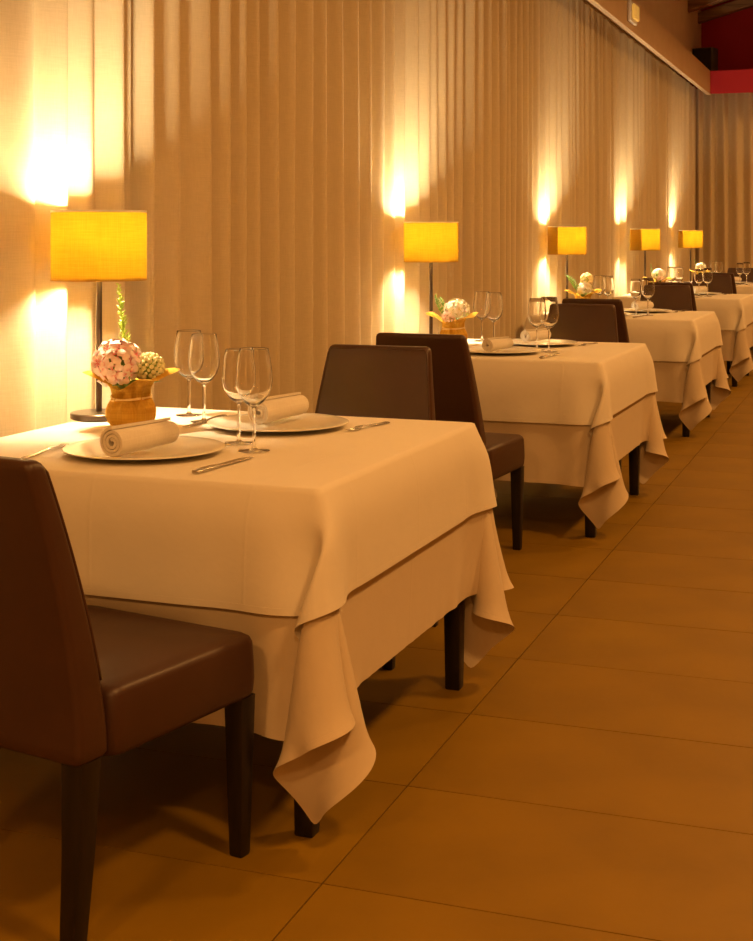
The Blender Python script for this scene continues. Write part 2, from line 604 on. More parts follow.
# ------------------------------------------------------------------ table linen (draped by a small cloth solver)
def drape(seed, push_near, push_far, steps=620):
    rg = np.random.default_rng(seed)
    s = S_GRID

    def grid(nx, ny):
        X, Y = np.meshgrid(np.arange(-nx, nx + 1) * s, np.arange(-ny, ny + 1) * s, indexing='ij')
        return np.stack([X, Y, np.zeros_like(X)], -1)

    under = grid(NU_X, NU_Y)
    uvU = under[..., :2].copy()
    # the under cloth lies on the board, the top cloth lies on it
    under[..., 2] = 0.0
    for g in (under,):
        out = (np.abs(g[..., 0]) > HX) | (np.abs(g[..., 1]) > HY)
        g[..., 2] += out * rg.normal(0, .0015, out.shape)

    def free(g):
        return ((np.abs(g[..., 0]) > HX + .001) | (np.abs(g[..., 1]) > HY + .001)).astype(float)

    class Cl:
        pass
    cl = []
    for g in (under,):
        c = Cl()
        c.p = g.copy()
        c.v = np.zeros_like(g)
        c.w = free(g)
        c.anc = np.stack([np.clip(g[..., 0], -HX, HX), np.clip(g[..., 1], -HY, HY), np.zeros(g.shape[:2])], -1)
        c.lim = np.linalg.norm(g[..., :2] - c.anc[..., :2], axis=-1) * 1.004 + .002
        cl.append(c)
    # a gentle random breeze starts each corner ear off to one side
    corner_push = rg.uniform(-1, 1, (2, 2, 2))
    corner_push[1, 0] = push_near
    corner_push[1, 1] = push_far

    two_layers = np.where((np.abs(uvU[..., 0]) < (NO_X + .5) * s) & (np.abs(uvU[..., 1]) < (NO_Y + .5) * s), 4.0, 1.0)

    def solve(p, w, A, B, rest, k):
        if k < .1:
            k = k * two_layers[A]
        d = p[B] - p[A]
        L = np.sqrt((d * d).sum(-1)) + 1e-9
        wa, wb = w[A], w[B]
        ws = wa + wb
        ws = np.where(ws == 0, 1, ws)
        c = ((L - rest) / L / ws * k)[..., None] * d
        p[A] += c * wa[..., None]
        p[B] -= c * wb[..., None]

    def batches(nx, ny):
        b = []
        sl = slice
        for o in (0, 1):
            n = (nx - o) // 2
            b.append(((sl(o, o + 2 * n, 2), sl(None)), (sl(o + 1, o + 2 * n, 2), sl(None)), s, 1.0))
            n = (ny - o) // 2
            b.append(((sl(None), sl(o, o + 2 * n, 2)), (sl(None), sl(o + 1, o + 2 * n, 2)), s, 1.0))
        q = s * math.sqrt(2)
        for o in (0, 1):
            n = (nx - o) // 2
            A, B = sl(o, o + 2 * n, 2), sl(o + 1, o + 2 * n, 2)
            b.append(((A, sl(0, ny - 1)), (B, sl(1, ny)), q, .35))
            b.append(((A, sl(1, ny)), (B, sl(0, ny - 1)), q, .35))
        for st, kk in ((2, .035), (5, .006)):
            for o in range(0, 2 * st, st):
                ix = np.array([i + j for i in range(o, nx - st, 2 * st) for j in range(st) if i + j + st < nx])
                iy = np.array([i + j for i in range(o, ny - st, 2 * st) for j in range(st) if i + j + st < ny])
                b.append(((ix, sl(None)), (ix + st, sl(None)), s * st, kk))
                b.append(((sl(None), iy), (sl(None), iy + st), s * st, kk))
        return b

    for c in cl:
        c.b = batches(c.p.shape[0], c.p.shape[1])
    dt = 1 / 120.0
    ox, oy = NU_X - NO_X, NU_Y - NO_Y
    sub = (slice(ox, ox + 2 * NO_X + 1), slice(oy, oy + 2 * NO_Y + 1))
    R = .004

    def collide(p, w, m):
        """keep outside a table board with rounded edges (board from z=-0.05 to 0, legs and apron below)"""
        hx, hy = HX - R + 0.0, HY - R + 0.0
        qx = np.abs(p[..., 0]) - hx
        qy = np.abs(p[..., 1]) - hy
        qz = np.maximum(p[..., 2] + R, -0.0)
        inside = (qx < R + m) & (qy < R + m) & (p[..., 2] < m)
        ex, ey, ez = np.maximum(qx, 0), np.maximum(qy, 0), np.maximum(p[..., 2] + R, 0)
        dist = np.sqrt(ex * ex + ey * ey + ez * ez)
        pen = inside & (dist < R + m) & (dist > 1e-6) & (w > 0)
        f = np.where(pen, (R + m) / np.maximum(dist, 1e-6), 1.0)
        sx, sy = np.sign(p[..., 0]), np.sign(p[..., 1])
        p[..., 0] = np.where(pen & (qx > 0), sx * (hx + ex * f), p[..., 0])
        p[..., 1] = np.where(pen & (qy > 0), sy * (hy + ey * f), p[..., 1])
        p[..., 2] = np.where(pen & (p[..., 2] > -R), -R + ez * f, p[..., 2])
        deep = inside & (dist <= 1e-6) & (w > 0) & (p[..., 2] < -R)
        px_ = deep & (qx > qy)
        py_ = deep & ~(qx > qy)
        p[..., 0] = np.where(px_, sx * (hx + R + m), p[..., 0])
        p[..., 1] = np.where(py_, sy * (hy + R + m), p[..., 1])

    def normals(p):
        a = np.gradient(p, axis=0)
        b = np.gradient(p, axis=1)
        n = np.cross(a, b)
        return n / (np.linalg.norm(n, axis=-1, keepdims=True) + 1e-9)

    for st in range(steps):
        damp = .992 if st < steps * .65 else .95
        grav = 9.8 if st < steps * .8 else 9.8
        for ci, c in enumerate(cl):
            q = c.p.copy()
            c.v[..., 2] -= grav * dt
            if st < 200:
                for ix_, sx in enumerate((-1, 1)):
                    for iy_, sy in enumerate((-1, 1)):
                        m = (np.sign(c.p[..., 0]) == sx) & (np.sign(c.p[..., 1]) == sy) & (np.abs(uvU)[..., 0] > HX) & (np.abs(uvU)[..., 1] > HY)
                        c.v[m, 0] += corner_push[ix_, iy_, 0] * 2.2 * dt
                        c.v[m, 1] += corner_push[ix_, iy_, 1] * 2.2 * dt
            c.v *= damp
            c.p += c.v * dt * c.w[..., None]
            for it in range(3):
                for A, B, r_, k in c.b:
                    solve(c.p, c.w, A, B, r_, k)
                # no point can hang further from the table edge than its own thread length
                dv = c.p - c.anc
                dl = np.sqrt((dv * dv).sum(-1)) + 1e-9
                f_ = np.where((dl > c.lim) & (c.w > 0), c.lim / dl, 1.0)
                c.p = c.anc + dv * f_[..., None]
                collide(c.p, c.w, .001 if ci == 0 else .005)
                c.p[..., 0] = np.maximum(c.p[..., 0], -.548)
            c.v = (c.p - q) / dt
    # iron out solver ripples, then lay the top cloth over the under cloth
    p, w = cl[0].p, cl[0].w
    for it in range(8):
        q = p.copy()
        q[1:-1] += .25 * (p[2:] + p[:-2] - 2 * p[1:-1])
        q[:, 1:-1] += .25 * (p[:, 2:] + p[:, :-2] - 2 * p[:, 1:-1])
        m = w * .6
        m[[0, -1]] = 0
        m[:, [0, -1]] = 0
        p = p + (q - p) * m[..., None]
    n = normals(p)
    for it in range(4):
        k = n.copy()
        k[1:-1] += n[2:] + n[:-2]
        k[:, 1:-1] += n[:, 2:] + n[:, :-2]
        n = k / (np.linalg.norm(k, axis=-1, keepdims=True) + 1e-9)
    uo = uvU[sub]
    drop = np.maximum(np.maximum(np.abs(uo[..., 0]) - HX, np.abs(uo[..., 1]) - HY), 0)
    off = .0035 + .010 * np.minimum(1, drop / .22) ** 1.5
    po = p[sub] + n[sub] * off[..., None]
    return (p, uvU), (po, uo)


def cloth_mesh(name, P, uv, mat):
    nx, ny = P.shape[:2]
    V = P.reshape(-1, 3).tolist()
    idx = np.arange(nx * ny).reshape(nx, ny)
    Fc = np.stack([idx[:-1, :-1], idx[1:, :-1], idx[1:, 1:], idx[:-1, 1:]], -1).reshape(-1, 4).tolist()
    me = mesh(name, (V, Fc), mat)
    # the fold over the table edge stays crisp
    ev = np.zeros(len(me.edges) * 2, dtype=np.int32)
    me.edges.foreach_get('vertices', ev)
    q = np.abs(uv.reshape(-1, 2)[ev].reshape(-1, 2, 2))
    on = ((np.abs(q[..., 0] - HX) < 1e-4) & (q[..., 1] < HY + 1e-4)).all(1) | ((np.abs(q[..., 1] - HY) < 1e-4) & (q[..., 0] < HX + 1e-4)).all(1)
    me.attributes.new('crease_edge', 'FLOAT', 'EDGE').data.foreach_set('value', on.astype(np.float32) * .6)
    lay = me.uv_layers.new(name='UVMap')
    li = np.zeros(len(me.loops), dtype=np.int32)
    me.loops.foreach_get('vertex_index', li)
    lay.data.foreach_set('uv', uv.reshape(-1, 2)[li].ravel())
    return me


drapes = [drape(3, (1.0, -.1), (1.0, .9)), drape(12, (.9, -.6), (1.0, .2))]

# ------------------------------------------------------------------ object builders
TZ = .716
BOARD_Z = TZ - .0045


def table_leg():
    def mk():
        a, b = .029, .019
        R = [[(x, y_, z) for x, y_ in rrect(w, w, .004, 2)] for w, z in ((b * 2, 0), (b * 2 + .003, .004), (a * 2, BOARD_Z - .12), (a * 2, BOARD_Z - .0375))]
        return mesh('leg', loft(R), M['legwood'], auto=40)
    return cached('tleg', mk)


def build_table(loc, rz, where, drp, flip, tagc):
    t = empty('dining_table', (loc[0], loc[1], 0), rz, label='square dark wood dining table under linen, ' + where, cat='table', group='dining tables')
    obj('tabletop', cached('ttop', lambda: bevel_mesh('tabletop', box(-HX + .012, HX - .012, -HY + .012, HY - .012, BOARD_Z - .035, BOARD_Z - .001), M['table'], .006, 2)), t)
    for sx in (-1, 1):
        for sy in (-1, 1):
            obj('leg', table_leg(), t, (sx * (HX - .045), sy * (HY - .045), 0))
    obj('apron', cached('tapron', lambda: mesh('apron', join(*[box(*b) for b in (
        (-HX + .075, HX - .075, -HY + .035, -HY + .055, BOARD_Z - .115, BOARD_Z - .037), (-HX + .075, HX - .075, HY - .055, HY - .035, BOARD_Z - .115, BOARD_Z - .037),
        (-HX + .035, -HX + .055, -HY + .075, HY - .075, BOARD_Z - .115, BOARD_Z - .037), (HX - .055, HX - .035, -HY + .075, HY - .075, BOARD_Z - .115, BOARD_Z - .037))]), M['table'], False)), t)
    rr = rz
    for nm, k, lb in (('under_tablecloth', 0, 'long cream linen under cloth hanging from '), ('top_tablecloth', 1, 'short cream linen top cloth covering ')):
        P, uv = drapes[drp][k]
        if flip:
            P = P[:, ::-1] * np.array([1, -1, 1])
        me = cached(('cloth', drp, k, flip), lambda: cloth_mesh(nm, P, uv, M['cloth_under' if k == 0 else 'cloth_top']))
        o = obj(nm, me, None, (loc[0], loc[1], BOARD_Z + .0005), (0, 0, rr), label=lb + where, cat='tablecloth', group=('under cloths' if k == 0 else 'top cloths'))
        md = o.modifiers.new('smooth', 'SUBSURF')
        md.levels = md.render_levels = 1
        if k == 1 and tagc:
            # woven laundry tag sewn on the inside of one corner
            sx, sy = tagc
            nx, ny = P.shape[:2]
            i0 = nx - (8 if sy < 0 else 3)
            j0 = 1 if sy < 0 else ny - 10
            Q = P[i0:i0 + 2, j0:j0 + 3]
            nn = np.cross(np.gradient(P, axis=0), np.gradient(P, axis=1))
            nn /= np.linalg.norm(nn, axis=-1, keepdims=True) + 1e-9
            nn = nn[i0:i0 + 2, j0:j0 + 3]
            V = (Q + nn * .0005).reshape(-1, 3).tolist() + (Q + nn * .003).reshape(-1, 3).tolist()
            Fq = []
            for b in (0, 6):
                for j in (0, 1):
                    Fq.append((b + j, b + j + 1, b + 3 + j + 1, b + 3 + j))
            for a_, b_ in ((0, 1), (1, 2), (2, 5), (5, 4), (4, 3), (3, 0)):
                Fq.append((a_, b_, b_ + 6, a_ + 6))
            obj('laundry_tag', mesh('laundry_tag', (V, Fq), M['tag'], False), o)
    return t


def chair_parts():
    def back_at(z):
        t = (z - .335) / (.870 - .335)
        w = .445 - .105 * max(0, (t - .12) / .88) ** 1.15
        th_ = .078 - .036 * t
        yc = -.205 - .085 * t ** 1.8
        return w, th_, yc
    rings = []
    zs = [.335, .338, .345] + [.36 + .025 * i for i in range(19)]+[.826] + [.842, .854, .863, .868, .870]
    for z in zs:
        w, th_, yc = back_at(z)
        q = 0
        if z < .345:
            q = .006 * (.345 - z) / .01
        if z > .854:
            q = .012 * (1 - math.sqrt(max(0, 1 - ((z - .854) / .016) ** 2)))
        rings.append([(x, y_ + yc, z) for x, y_ in rrect(w - 2 * q, th_ - 2 * q, .014, 4)])
    back = mesh('backrest', loft(rings), M['leather'], auto=60)

    srings = []
    for z, q in ((.322, .010), (.325, .004), (.335, 0), (.36, -.002), (.40, -.001), (.432, .001), (.442, .005), (.448, .014), (.451, .04), (.453, .09), (.454, .15)):
        R = []
        for x, y_ in rrect(.462 - 2 * q, .42 - 2 * q, max(.014, .03 - q * .2), 6):
            # a little narrower towards the back
            R.append((x * (1 - .04 * (.2 - y_) / .4), y_ + .050, z))
        srings.append(R)
    seat = mesh('seat', loft(srings), M['leather'], auto=60)

    def leg(front):
        if front:
            R = [[(x, y_ + o_, z) for x, y_ in rrect(w, w, .004, 2)] for w, z, o_ in ((.028, 0, 0), (.031, .004, 0), (.046, .324, 0))]
        else:
            R = [[(x, y_ + o_, z) for x, y_ in rrect(w, w, .004, 2)] for w, z, o_ in ((.031, 0, -.022), (.034, .004, -.022), (.042, .17, -.008), (.050, .337, 0))]
        return mesh('leg', loft(R), M['legwood'], auto=40)
    # piping round the front face of the backrest
    pts = []
    def fr(z, s):
        w, th_, yc = back_at(z)
        return (s * (w / 2 - .006), yc + th_ / 2 - .001, z)
    for i in range(14):
        pts.append(fr(.47 + (.846 - .47) * i / 13, 1))
    w, th_, yc = back_at(.858)
    for i in range(9):
        x = (w / 2 - .014) * (1 - 2 * i / 8)
        pts.append((x, yc + th_ / 2 - .004, .860))
    for i in range(14):
        pts.append(fr(.846 - (.846 - .47) * i / 13, -1))
    pip = mesh('piping', tube(pts, .0034, 6), M['leather'])
    return back, seat, leg(True), leg(False), pip


CH = chair_parts()


def chair(x, y_, rz, label, near, zs=1.0):
    c = empty('dining_chair', (x, y_, 0), rz, label=label, cat='chair', group='chairs on the near side of the tables' if near else 'chairs on the far side of the tables')
    c.scale = (1, 1, zs)
    b = obj('backrest', CH[0], c)
    obj('piping', CH[4], b)
    obj('seat', CH[1], c)
    for s in (-1, 1):
        obj('leg', CH[2], c, (s * .204, .232, 0))
        obj('leg', CH[3], c, (s * .194, -.207, 0))
    return c


def lamp(x, y_, label, seam):
    L0 = TZ + .0005
    e = empty('table_lamp', (x, y_, L0), seam, label=label, cat='lamp', group='table lamps')
    obj('base', cached('lbase', lambda: mesh('base', lathe([(0, 0), (.076, 0), (.0785, .002), (.0785, .016), (.076, .018), (0, .0185)], 48), M['bronze'], auto=30)), e)
    obj('pole', cached('lpole', lambda: mesh('pole', join(lathe([(.0085, .018), (.0085, .40), (.012, .402), (.012, .415), (.007, .418), (.007, .445), (0, .445)], 16)), M['bronze'], auto=40)), e)
    z0, z1, R = .383, .577, .131
    s = obj('lamp_shade', cached('lshade', lambda: mesh('lamp_shade', lathe([(R, z0 + .004), (R, z1 - .004), (R - .0015, z1 - .004), (R - .0015, z0 + .004), (R, z0 + .004)], 64), M['shade'], auto=30)), e)
    obj('top_rim', cached('lrt', lambda: mesh('top_rim', lathe([(R + .0008, z1 - .006), (R + .0008, z1), (R - .003, z1), (R - .003, z1 - .006), (R + .0008, z1 - .006)], 64), M['inner'], auto=30)), s)
    obj('bottom_rim', cached('lrb', lambda: mesh('bottom_rim', lathe([(R + .0008, z0), (R + .0008, z0 + .006), (R - .003, z0 + .006), (R - .003, z0), (R + .0008, z0)], 64), M['rim'], auto=30)), s)

    def seam_strip():
        V, F = [], []
        n = 10
        for i in range(n + 1):
            a = math.radians(-58 * i / n)
            for r_, z in ((R + .0012, z0 + .006), (R + .0012, z1 - .006)):
                V.append((r_ * math.cos(a), r_ * math.sin(a), z))
        for i in range(n):
            F.append((2 * i, 2 * i + 1, 2 * i + 3, 2 * i + 2))
        return mesh('fabric_overlap', (V, F), M['shade_seam'])
    obj('fabric_overlap', cached('lseam', seam_strip), s)
    obj('seam', cached('lseaml', lambda: mesh('seam', tube([(R + .002, .0, z0 + .006), (R + .002, .0, z1 - .006)], .0018, 6), M['seamline'])), s)
    # wire spider carrying the shade
    sp = [tube([(0, 0, .442), (R * .98 * math.cos(a), R * .98 * math.sin(a), z1 - .012)], .0016, 6) for a in (0.3, 2.39, 4.49)]
    obj('shade_carrier', cached('lspider', lambda: mesh('shade_carrier', join(*sp), M['inner'])), e)
    bulb_prof = [(0, .446), (.013, .446), (.014, .462), (.024, .482), (.026, .496), (.020, .512), (.010, .520), (0, .522)]
    obj('bulb', cached('lbulb', lambda: mesh('bulb', lathe(bulb_prof, 20), M['bulb'])), e)
    ld = bpy.data.lights.new('bulb_light', 'POINT')
    ld.energy = LAMP_W
    ld.color = LAMP_COL
    ld.shadow_soft_size = .04
    lo = bpy.data.objects.new('bulb_light', ld)
    lo.location = (0, 0, .495)
    link(lo, e)
    return e


def glass_parts():
    bowl = [(0, .0985), (.0045, .0985), (.010, .102), (.022, .111), (.034, .127), (.0405, .146), (.042, .160), (.0405, .185), (.0365, .212), (.0331, .231), (.0327, .2323), (.0324, .231),
            (.0358, .212), (.0398, .185), (.0413, .160), (.0398, .1463), (.0333, .1275), (.0208, .1135), (.010, .1075), (0, .1065)]
    stem = [(0, .0078), (.0055, .0078), (.0042, .012), (.0036, .03), (.0035, .075), (.0040, .09), (.0046, .0982), (0, .0982)]
    foot = [(0, 0), (.034, 0), (.036, .001), (.0355, .0018), (.022, .0032), (.010, .0045), (.0055, .0075), (0, .008)]
    return (mesh('bowl', lathe(bowl, 36), M['glass']), mesh('stem', lathe(stem, 14), M['glass']), mesh('foot', lathe(foot, 36), M['glass']))


GL = glass_parts()


def glass(x, y_, label, grp, sc=1.0):
    e = empty('wine_glass', (x, y_, TZ + .0005), label=label, cat='glass', group=grp)
    for nm, me in zip(('bowl', 'stem', 'foot'), GL):
        obj(nm, me, e, scale=(sc, sc, sc))
    return e


def plate(x, y_, label):
    pr = [(0, .004), (.085, .004), (.092, 0), (.098, .004), (.118, .007), (.165, .0115), (.186, .0138), (.188, .0155), (.186, .0165), (.165, .0148),
          (.122, .0105), (.110, .0085), (.098, .0072), (0, .0070)]
    return obj('dinner_plate', cached('plate', lambda: mesh('dinner_plate', lathe(pr, 72), M['porcelain'])), None, (x, y_, TZ + .0005), label=label, cat='plate', group='dinner plates')


def napkin(p0, p1, label, sc=1.0):
    """rolled napkin: a spiral sheet, p0 is the end facing the viewer"""
    def mk():
        n, turns, th_ = 90, 3.1, .0068
        V, F = [], []
        L = 1.0
        prof = []
        for sgn in (1, -1):
            rng = range(n + 1) if sgn == 1 else range(n, -1, -1)
            for i in rng:
                t = i / n
                a = t * turns * 2 * math.pi
                r = .0065 + (.0325 - .0065) * t + sgn * th_ / 2
                prof.append((r * math.cos(a + 1.0), r * math.sin(a + 1.0)))
        m = len(prof)
        for k, x in enumerate((0, .012, .06, .11, .16, .198, .21)):
            sc = (1.0, 1.02, 1.0, .97, .95, .93, .91)[k]
            for yy, zz in prof:
                V.append((x, yy * sc, zz * sc * (.94 if zz < 0 else 1) + .0335))
        K = 7
        for k in range(K - 1):
            for i in range(m):
                j = (i + 1) % m
                F.append((k * m + i, k * m + j, (k + 1) * m + j, (k + 1) * m + i))
        h = n + 1
        for k in (0, K - 1):
            for i in range(n):
                F.append((k * m + i, k * m + i + 1, k * m + m - 2 - i, k * m + m - 1 - i))
        return mesh('rolled_napkin', (V, F), M['napkin'], auto=50)
    d = Vector(p1) - Vector(p0)
    return obj('rolled_napkin', cached('napkin', mk), None, (p0[0], p0[1], TZ + .0165), (0, 0, math.atan2(d.y, d.x)), scale=(sc, sc, sc), label=label, cat='napkin', group='rolled napkins')


def knife_meshes():
    R = []
    for x, w, h in ((0, .006, .004), (.003, .016, .007), (.03, .017, .0078), (.075, .0145, .007), (.093, .011, .006), (.098, .009, .005)):
        R.append([(x, y_, z + h / 2 + .0002) for y_, z in rrect(w, h, h * .45, 3)])
    hd = mesh('handle', loft(R), M['steel'], auto=50)
    B = []
    for x, yc, w, h in ((.0975, 0, .010, .004), (.108, .001, .017, .0025), (.15, .001, .0185, .002), (.19, .000, .016, .0018), (.208, -.003, .008, .0015), (.213, -.006, .002, .001)):
        B.append([(x, y_ + yc, z + .0028) for y_, z in rrect(w, h, h * .45, 2)])
    return hd, mesh('blade', loft(B), M['steel'], auto=50)


def fork_meshes():
    R = []
    for x, w, h, zc in ((0, .008, .003, .002), (.003, .015, .004, .0024), (.05, .012, .0038, .0026), (.10, .007, .0034, .005), (.128, .007, .003, .0075), (.140, .016, .0026, .0075), (.152, .0235, .0024, .006)):
        R.append([(x, y_, z + zc) for y_, z in rrect(w, h, h * .45, 3)])
    hd = mesh('handle', loft(R), M['steel'], auto=50)
    T = []
    for k in range(4):
        y0 = (k - 1.5) * .0063
        T.append(tube([(.150, y0, .006), (.170, y0, .0032), (.188, y0, .0028), (.203, y0 * .95, .006)], [.0021, .0019, .0017, .0009], 6))
    return hd, [mesh('tine', t, M['steel']) for t in T]


KN, FK = knife_meshes(), fork_meshes()


def knife(p0, p1, label):
    d = Vector(p1) - Vector(p0)
    e = empty('table_knife', (p0[0], p0[1], TZ + .0005), math.atan2(d.y, d.x), label=label, cat='knife', group='table knives')
    obj('handle', KN[0], e, scale=(1.12, 1.25, 1.1))
    obj('blade', KN[1], e, scale=(1.12, 1.25, 1.1))
    return e


def fork(p0, p1, label):
    d = Vector(p1) - Vector(p0)
    e = empty('table_fork', (p0[0], p0[1], TZ + .0005), math.atan2(d.y, d.x), label=label, cat='fork', group='table forks')
    h = obj('handle', FK[0], e)
    for t in FK[1]:
        obj('tine', t, h)
    return e


def floret_mesh(mat, key):
    def mk():
        V, F, rad = [(0, 0, 0)], [], [0.0]
        for k in range(5):
            a0 = 2 * math.pi * k / 5
            b = len(V)
            for r_, da, z in ((.35, -.32, .10), (.35, .32, .10), (.78, -.52, .20), (.82, 0, .10), (.78, .52, .20), (1.02, -.28, .06), (1.02, .28, .06)):
                V.append((r_ * math.cos(a0 + da), r_ * math.sin(a0 + da), z))
                rad.append(r_)
            F += [(0, b, b + 1), (b, b + 2, b + 3), (b, b + 3, b + 1), (b + 1, b + 3, b + 4), (b + 2, b + 5, b + 3), (b + 3, b + 5, b + 6), (b + 3, b + 6, b + 4)]
        me = mesh('floret', (V, F), mat)
        at_ = me.attributes.new('rad', 'FLOAT', 'POINT')
        at_.data.foreach_set('value', rad)
        return me
    return cached(('floret', key), mk)


def flower_head(parent, c, R, nfl, size, mat, key, seed, flat=.85, name='flower_head'):
    r = random.Random(seed)
    core = lathe([(0, -R * .45 * flat)] + [(R * .45 * math.sin(a), -R * .45 * flat * math.cos(a)) for a in (.5, 1.0, 1.57, 2.1, 2.6)] + [(0, R * .45 * flat)], 12)
    h = obj(name, mesh(name, core, M['stem']), parent, c)
    me = floret_mesh(mat, key)
    ga = math.pi * (3 - math.sqrt(5))
    for i in range(nfl):
        z = 1 - (i + .5) / nfl * 1.55
        rr = math.sqrt(max(0, 1 - z * z))
        a = ga * i + r.uniform(-.35, .35)
        n = Vector((rr * math.cos(a), rr * math.sin(a), z))
        n = (n + Vector((r.uniform(-.4, .4), r.uniform(-.4, .4), r.uniform(-.3, .4)))).normalized()
        p = Vector((n.x * R * .86, n.y * R * .86, n.z * R * .86 * flat)) * r.uniform(.78, 1.12)
        o = obj('floret', me, h, p, scale=[size * r.uniform(.85, 1.15)] * 3)
        o.rotation_euler = (n.to_track_quat('Z', 'Y') @ Matrix.Rotation(r.uniform(0, 6.28), 3, 'Z').to_quaternion()).to_euler()
    return h


def bud_head(parent, c, R, seed):
    r = random.Random(seed)
    parts = []
    n = 90
    ga = math.pi * (3 - math.sqrt(5))
    for i in range(n):
        z = 1 - (i + .5) / n * 1.7
        rr = math.sqrt(max(0, 1 - z * z))
        a = ga * i
        q = .0062 * r.uniform(.8, 1.25)
        p = Vector((rr * math.cos(a), rr * math.sin(a), z)) * R * .92
        v, f = lathe([(0, -q)] + [(q * math.sin(t), -q * math.cos(t)) for t in (.8, 1.57, 2.35)] + [(0, q)], 6)
        parts.append(([(x + p.x, y_ + p.y, zz + p.z) for x, y_, zz in v], f))
    core = lathe([(0, -R * .9)] + [(R * .9 * math.sin(t), -R * .9 * math.cos(t)) for t in (.6, 1.2, 1.8, 2.4)] + [(0, R * .9)], 12)
    h = obj('bud_cluster', mesh('bud_cluster', core, M['stem']), parent, c)
    obj('buds', mesh('buds', join(*parts), M['bud']), h, kind='stuff')
    return h


def leaf_mesh(L, W, curl=.3):
    n = 7
    V, F = [], []
    for i in range(n + 1):
        t = i / n
        w = W * math.sin(math.pi * min(1, t * .95 + .04)) ** .8
        x = L * t
        z = -curl * L * t * t
        for k, s in ((0, -1), (1, 0), (2, 1)):
            V.append((x, s * w, z + (.25 * w if s else 0)))
    for i in range(n):
        for k in (0, 1):
            a = i * 3 + k
            F.append((a, a + 3, a + 4, a + 1))
    return V, F


def sprig(parent, base, tip, seed, mat='sprig', dens=46, ln=.016):
    r = random.Random(seed)
    b, t = Vector(base), Vector(tip)
    side = Vector((r.uniform(-1, 1), r.uniform(-1, 1), 0)) * .012
    pts = [b.lerp(t, i / 8) + side * math.sin(math.pi * i / 8) for i in range(9)]
    h = obj('sprig', mesh('sprig', tube(pts, [.0016] * 8 + [.0006], 5), M[mat]), parent)
    parts = []
    for i in range(dens):
        q = .25 + .75 * i / dens
        k = q * 8
        k0 = min(7, int(k))
        p = pts[k0].lerp(pts[k0 + 1], k - k0)
        a = r.uniform(0, 6.28)
        l = ln * (1.25 - .8 * q) * r.uniform(.8, 1.3)
        d = Vector((math.cos(a), math.sin(a), 1.0)).normalized() * l
        parts.append(tube([p, p + d * .6, p + d], [.0011, .0019, .0004], 4))
    obj('needles', mesh('needles', join(*parts), M[mat]), h, kind='stuff')
    return h


def wrap_mesh(seed):
    r = random.Random(seed)
    n = 72
    prof = [(.030, 0), (.050, .001), (.059, .010), (.0645, .026), (.064, .042), (.058, .058), (.049, .072), (.045, .080), (.046, .088)]
    V, F = [], []
    ph = [r.uniform(0, 6.28) for _ in range(4)]
    for j, (R, z) in enumerate(prof):
        for i in range(n):
            a = 2 * math.pi * i / n
            pl = .0016 + .0042 * (z / .08)
            if z < .002:
                pl = 0
            rr = R + pl * (math.sin(9 * a + ph[0]) + .7 * math.sin(14 * a + ph[1]))
            V.append((rr * math.cos(a), rr * math.sin(a), z))
    # flaring paper collar with drooping pointed corners
    for j in range(1, 9):
        t = j / 8
        for i in range(n):
            a = 2 * math.pi * i / n
            pk = abs(math.cos(a - .12)) ** 4 + .55 * max(0, math.cos(a + 1.0)) ** 8 + .5 * max(0, math.cos(a - 1.9)) ** 6
            pk = min(pk, 1.05)
            H = .017 + .047 * pk
            cr = math.sin(9 * a + ph[0])
            rr = .046 + (.026 + .054 * pk) * t ** 1.35 + .005 * cr * (1 - .5 * t) + .007 * t * math.sin(7 * a + ph[3])
            z = .088 + H * math.sin(t * 1.9) + .004 * t * math.sin(5 * a + ph[1])
            V.append((rr * math.cos(a), rr * math.sin(a), z))
    tot = len(prof) + 8
    for j in range(tot - 1):
        for i in range(n):
            i2 = (i + 1) % n
            F.append((j * n + i, j * n + i2, (j + 1) * n + i2, (j + 1) * n + i))
    F.append(tuple(range(n - 1, -1, -1)))
    return V, F


def twine_mesh():
    parts = []
    for k, (dz, ph) in enumerate(((0, 0), (-.006, 2.0))):
        pts = []
        for i in range(48):
            a = 2 * math.pi * i / 48
            rr = .0535 + .0015 * math.sin(3 * a + ph)
            pts.append((rr * math.cos(a), rr * math.sin(a), .080 + dz + .005 * math.sin(a + ph)))
        parts.append(tube(pts, .0021, 6, closed=True))
    return join(*parts)


